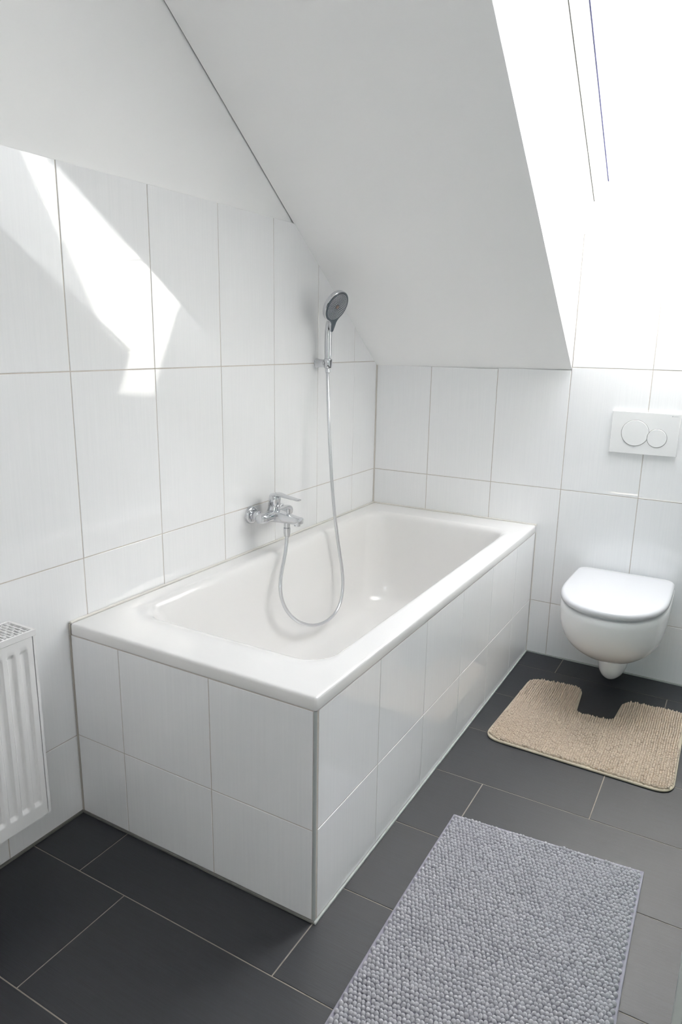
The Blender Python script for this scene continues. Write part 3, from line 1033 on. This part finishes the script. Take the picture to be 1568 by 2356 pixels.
# ================================================================== BATH MATS
def ico():
    bm = bmesh.new()
    bmesh.ops.create_icosphere(bm, subdivisions=2, radius=1.0)
    bm.verts.ensure_lookup_table()
    v = np.array([x.co[:] for x in bm.verts])
    f = np.array([[y.index for y in x.verts] for x in bm.faces])
    bm.free()
    return v, f


def pile_mesh(name, centres, radii, rots, m, parent):
    """one mesh of tufts; centres Nx3, radii Nx3, rots list of 3x3"""
    v, f = ico()
    keep = [i for i, t in enumerate(f) if v[t][:, 2].mean() > -0.45]
    f = f[keep]
    N = len(centres)
    V = np.einsum('nij,nkj->nki', rots, v[None] * radii[:, None, :]) + centres[:, None, :]
    F = (f[None] + (np.arange(N) * len(v))[:, None, None]).reshape(-1)
    V = V.reshape(-1, 3)
    me = bpy.data.meshes.new(name)
    me.vertices.add(len(V))
    me.vertices.foreach_set('co', V.ravel())
    nf = len(F) // 3
    me.loops.add(len(F))
    me.loops.foreach_set('vertex_index', F.astype(np.int32))
    me.polygons.add(nf)
    me.polygons.foreach_set('loop_start', np.arange(0, nf * 3, 3, dtype=np.int32))
    me.polygons.foreach_set('loop_total', np.full(nf, 3, dtype=np.int32))
    me.update(calc_edges=True)
    o = link(name, me, m, parent, 180, kind='stuff')
    return o


def rotm(yaw, pitch, roll):
    cy, sy, cp, sp, cr, sr = np.cos(yaw), np.sin(yaw), np.cos(pitch), np.sin(pitch), np.cos(roll), np.sin(roll)
    N = len(yaw)
    Rz = np.zeros((N, 3, 3)); Rz[:, 0, 0] = cy; Rz[:, 0, 1] = -sy; Rz[:, 1, 0] = sy; Rz[:, 1, 1] = cy; Rz[:, 2, 2] = 1
    Rx = np.zeros((N, 3, 3)); Rx[:, 0, 0] = 1; Rx[:, 1, 1] = cp; Rx[:, 1, 2] = -sp; Rx[:, 2, 1] = sp; Rx[:, 2, 2] = cp
    Ry = np.zeros((N, 3, 3)); Ry[:, 1, 1] = 1; Ry[:, 0, 0] = cr; Ry[:, 0, 2] = sr; Ry[:, 2, 0] = -sr; Ry[:, 2, 2] = cr
    return Rz @ Rx @ Ry


def smooth_noise(x, y, seed, sc_):
    r = np.random.default_rng(seed)
    s = 0
    for k in range(5):
        a, ph = r.uniform(0, 2 * np.pi, 2)
        fr = sc_ * r.uniform(0.6, 1.8)
        s = s + np.sin((x * np.cos(a) + y * np.sin(a)) * fr + ph)
    return s / 5


# grey rectangular mat
TL, TR, BR, BL = np.array((0.935, -1.252)), np.array((1.447, -1.212)), np.array((1.470, -2.020)), np.array((0.952, -2.060))


def gq(s, t):
    """s across 0..1, t from far to near 0..1"""
    s, t = np.asarray(s)[..., None], np.asarray(t)[..., None]
    bow = np.concatenate([-0.004 * np.sin(np.pi * t), 0 * t], -1)
    return (TL * (1 - s) + TR * s) * (1 - t) + (BL * (1 - s) + BR * s) * t + bow


gm = empty('bath_mat', (1.2, -1.63, 0.0), 'grey rectangular chenille bath mat lying beside the tub', 'bath mat')
edge = []
for k in range(20):
    edge.append(gq(k / 20, 0.0))
for k in range(30):
    edge.append(gq(1.0, k / 30))
for k in range(20):
    edge.append(gq(1 - k / 20, 1.0))
for k in range(30):
    edge.append(gq(0.0, 1 - k / 30))
edge = np.array(edge)
ctr = edge.mean(0)


def sc_loop(e, d, z):
    # move the outline inwards by d
    n = len(e)
    out = []
    for i in range(n):
        t = e[(i + 1) % n] - e[i - 1]
        t = t / (np.linalg.norm(t) + 1e-9)
        nn = np.array((t[1], -t[0]))          # clockwise outline: inward normal
        if np.dot(nn, ctr_use - e[i]) < 0 and n_flip:
            nn = -nn
        out.append((e[i][0] + nn[0] * d, e[i][1] + nn[1] * d, z))
    return out


ctr_use, n_flip = ctr, True
mb = G().loft([sc_loop(edge, 0.001, 0.0003), sc_loop(edge, 0.0, 0.003), sc_loop(edge, 0.0, 0.0070), sc_loop(edge, 0.002, 0.0090), sc_loop(edge, 0.007, 0.0092), sc_loop(edge, 0.009, 0.0075)]).build('hem', GREYHEM, smooth=60)
nc, nr = 51, 72
S_, T_ = [], []
for r in range(nr):
    t = 0.011 + (1 - 0.020) * (r + 0.5) / nr
    for c in range(nc):
        s = 0.016 + (1 - 0.032) * (c + 0.5 + (0.25 if r % 2 else -0.25)) / nc
        S_.append(s)
        T_.append(t)
S_, T_ = np.array(S_), np.array(T_)
p2 = gq(S_, T_)
N = len(S_)
wob = smooth_noise(p2[:, 0], p2[:, 1], 3, 40)
p2[:, 0] += nrnd.normal(0, 0.0007, N) + 0.0012 * wob
p2[:, 1] += nrnd.normal(0, 0.0007, N) + 0.0016 * smooth_noise(p2[:, 0], p2[:, 1], 5, 60)
cz = 0.0105 + nrnd.normal(0, 0.0007, N) + 0.0012 * smooth_noise(p2[:, 0], p2[:, 1], 9, 30)
cen3 = np.column_stack([p2, cz])
rad = np.column_stack([0.0056 + nrnd.normal(0, 0.0003, N), 0.0041 + nrnd.normal(0, 0.0003, N), 0.0075 + nrnd.normal(0, 0.0006, N)])
yaw = nrnd.normal(0.05, 0.12, N)
R3 = rotm(yaw, nrnd.normal(-0.15, 0.09, N) + 0.14 * smooth_noise(p2[:, 0], p2[:, 1], 21, 25), nrnd.normal(0.1, 0.16, N))
pl = pile_mesh('pile', cen3, rad, R3, GREYYARN, None)
under(gm, mb, pl)

# beige contour mat
bmn = empty('toilet_mat', (1.17, -0.6, 0.0), 'beige U-shaped chenille mat with a cut-out in front of the toilet', 'bath mat')
corners = [((0.890, -0.268), 0.045), ((1.094, -0.242), 0.050), ((1.112, -0.462), 0.030), ((1.240, -0.452), 0.030), ((1.252, -0.268), 0.045), ((1.470, -0.248), 0.055), ((1.478, -0.815), 0.060), ((0.868, -0.800), 0.055)]


def rounded(cs, n=8):
    out = []
    m = len(cs)
    for i in range(m):
        p0, p1, p2_ = np.array(cs[i - 1][0]), np.array(cs[i][0]), np.array(cs[(i + 1) % m][0])
        r = cs[i][1]
        a = (p0 - p1) / np.linalg.norm(p0 - p1)
        b = (p2_ - p1) / np.linalg.norm(p2_ - p1)
        A, B = p1 + a * r, p1 + b * r
        for k in range(n + 1):
            t = k / n
            out.append((1 - t) ** 2 * A + 2 * t * (1 - t) * (p1 * 0.9 + (A + B) * 0.05) + t * t * B)
        # straight run
        q = np.array(cs[(i + 1) % m][0]) - b * cs[(i + 1) % m][1]
        for k in range(1, 6):
            out.append(B + (q - B) * k / 6)
    return np.array(out)


OUT = rounded(corners)


def bl_loop(d, z):
    n = len(OUT)
    out = []
    for i in range(n):
        t = OUT[(i + 1) % n] - OUT[i - 1]
        t = t / np.linalg.norm(t)
        nn = np.array((t[1], -t[0]))
        out.append((OUT[i][0] + nn[0] * d, OUT[i][1] + nn[1] * d, z))
    return out


hb_ = G().loft([bl_loop(0.0015, 0.0003), bl_loop(-0.0005, 0.0025), bl_loop(-0.0008, 0.0055), bl_loop(0.0012, 0.0080), bl_loop(0.0045, 0.0084), bl_loop(0.0075, 0.0072)]).build('hem', BEIGEHEM, smooth=60)


def inside(px, py, poly):
    n = len(poly)
    ins_ = np.zeros(len(px), bool)
    j = n - 1
    for i in range(n):
        xi, yi = poly[i]
        xj, yj = poly[j]
        cnd = ((yi > py) != (yj > py)) & (px < (xj - xi) * (py - yi) / (yj - yi + 1e-12) + xi)
        ins_ ^= cnd
        j = i
    return ins_


inner = np.array([(q[0], q[1]) for q in bl_loop(0.0060, 0)])
px_, py_ = [], []
dx_, dy_ = 0.0076, 0.0090
for i in range(92):
    for j in range(80):
        px_.append(0.86 + i * dx_)
        py_.append(-0.83 + j * dy_ + (dy_ / 2 if i % 2 else 0))
px_, py_ = np.array(px_), np.array(py_)
k_ = inside(px_, py_, inner)
px_, py_ = px_[k_], py_[k_]
N = len(px_)
wx = 0.0025 * smooth_noise(px_, py_, 31, 22)
wy = 0.0020 * smooth_noise(px_, py_, 33, 25)
cz = 0.0100 + nrnd.normal(0, 0.0008, N) + 0.0016 * smooth_noise(px_, py_, 35, 18)
cen3 = np.column_stack([px_ + wx + nrnd.normal(0, 0.0004, N), py_ + wy + nrnd.normal(0, 0.0004, N), cz])
tt = np.clip((-0.47 - py_) / 0.12 + 0.25 * smooth_noise(px_, py_, 51, 20), 0, 1)
rad = np.column_stack([0.0037 + 0.0009 * tt + nrnd.normal(0, 0.0002, N), 0.0050 - 0.0013 * tt + nrnd.normal(0, 0.0002, N), 0.0068 + nrnd.normal(0, 0.0007, N)])
R3 = rotm(nrnd.normal(0, 0.15, N), 0.3 * smooth_noise(px_, py_, 41, 14) + nrnd.normal(0, 0.18, N), 0.25 * smooth_noise(px_, py_, 43, 14) + nrnd.normal(0, 0.1, N))
bp_ = pile_mesh('pile', cen3, rad, R3, BEIGEYARN, None)
under(bmn, hb_, bp_)

# ================================================================== SHOWER SCREEN (its edge stands at the right border)
ss = empty('shower_screen', (2.0, -2.0, 0.0), 'clear glass shower screen with an aluminium edge beside the grey mat', 'shower screen')
ed = G().box((1.5465, -2.010, 0.002), (1.5600, -1.990, 2.0), 0.002).build('edge_profile', ALU)
pn = G().box((1.5585, -2.003, 0.004), (XR - 0.001, -1.997, 1.995), 0.0005).build('glass_panel', SGLASS, smooth=None)
under(ss, ed, pn)
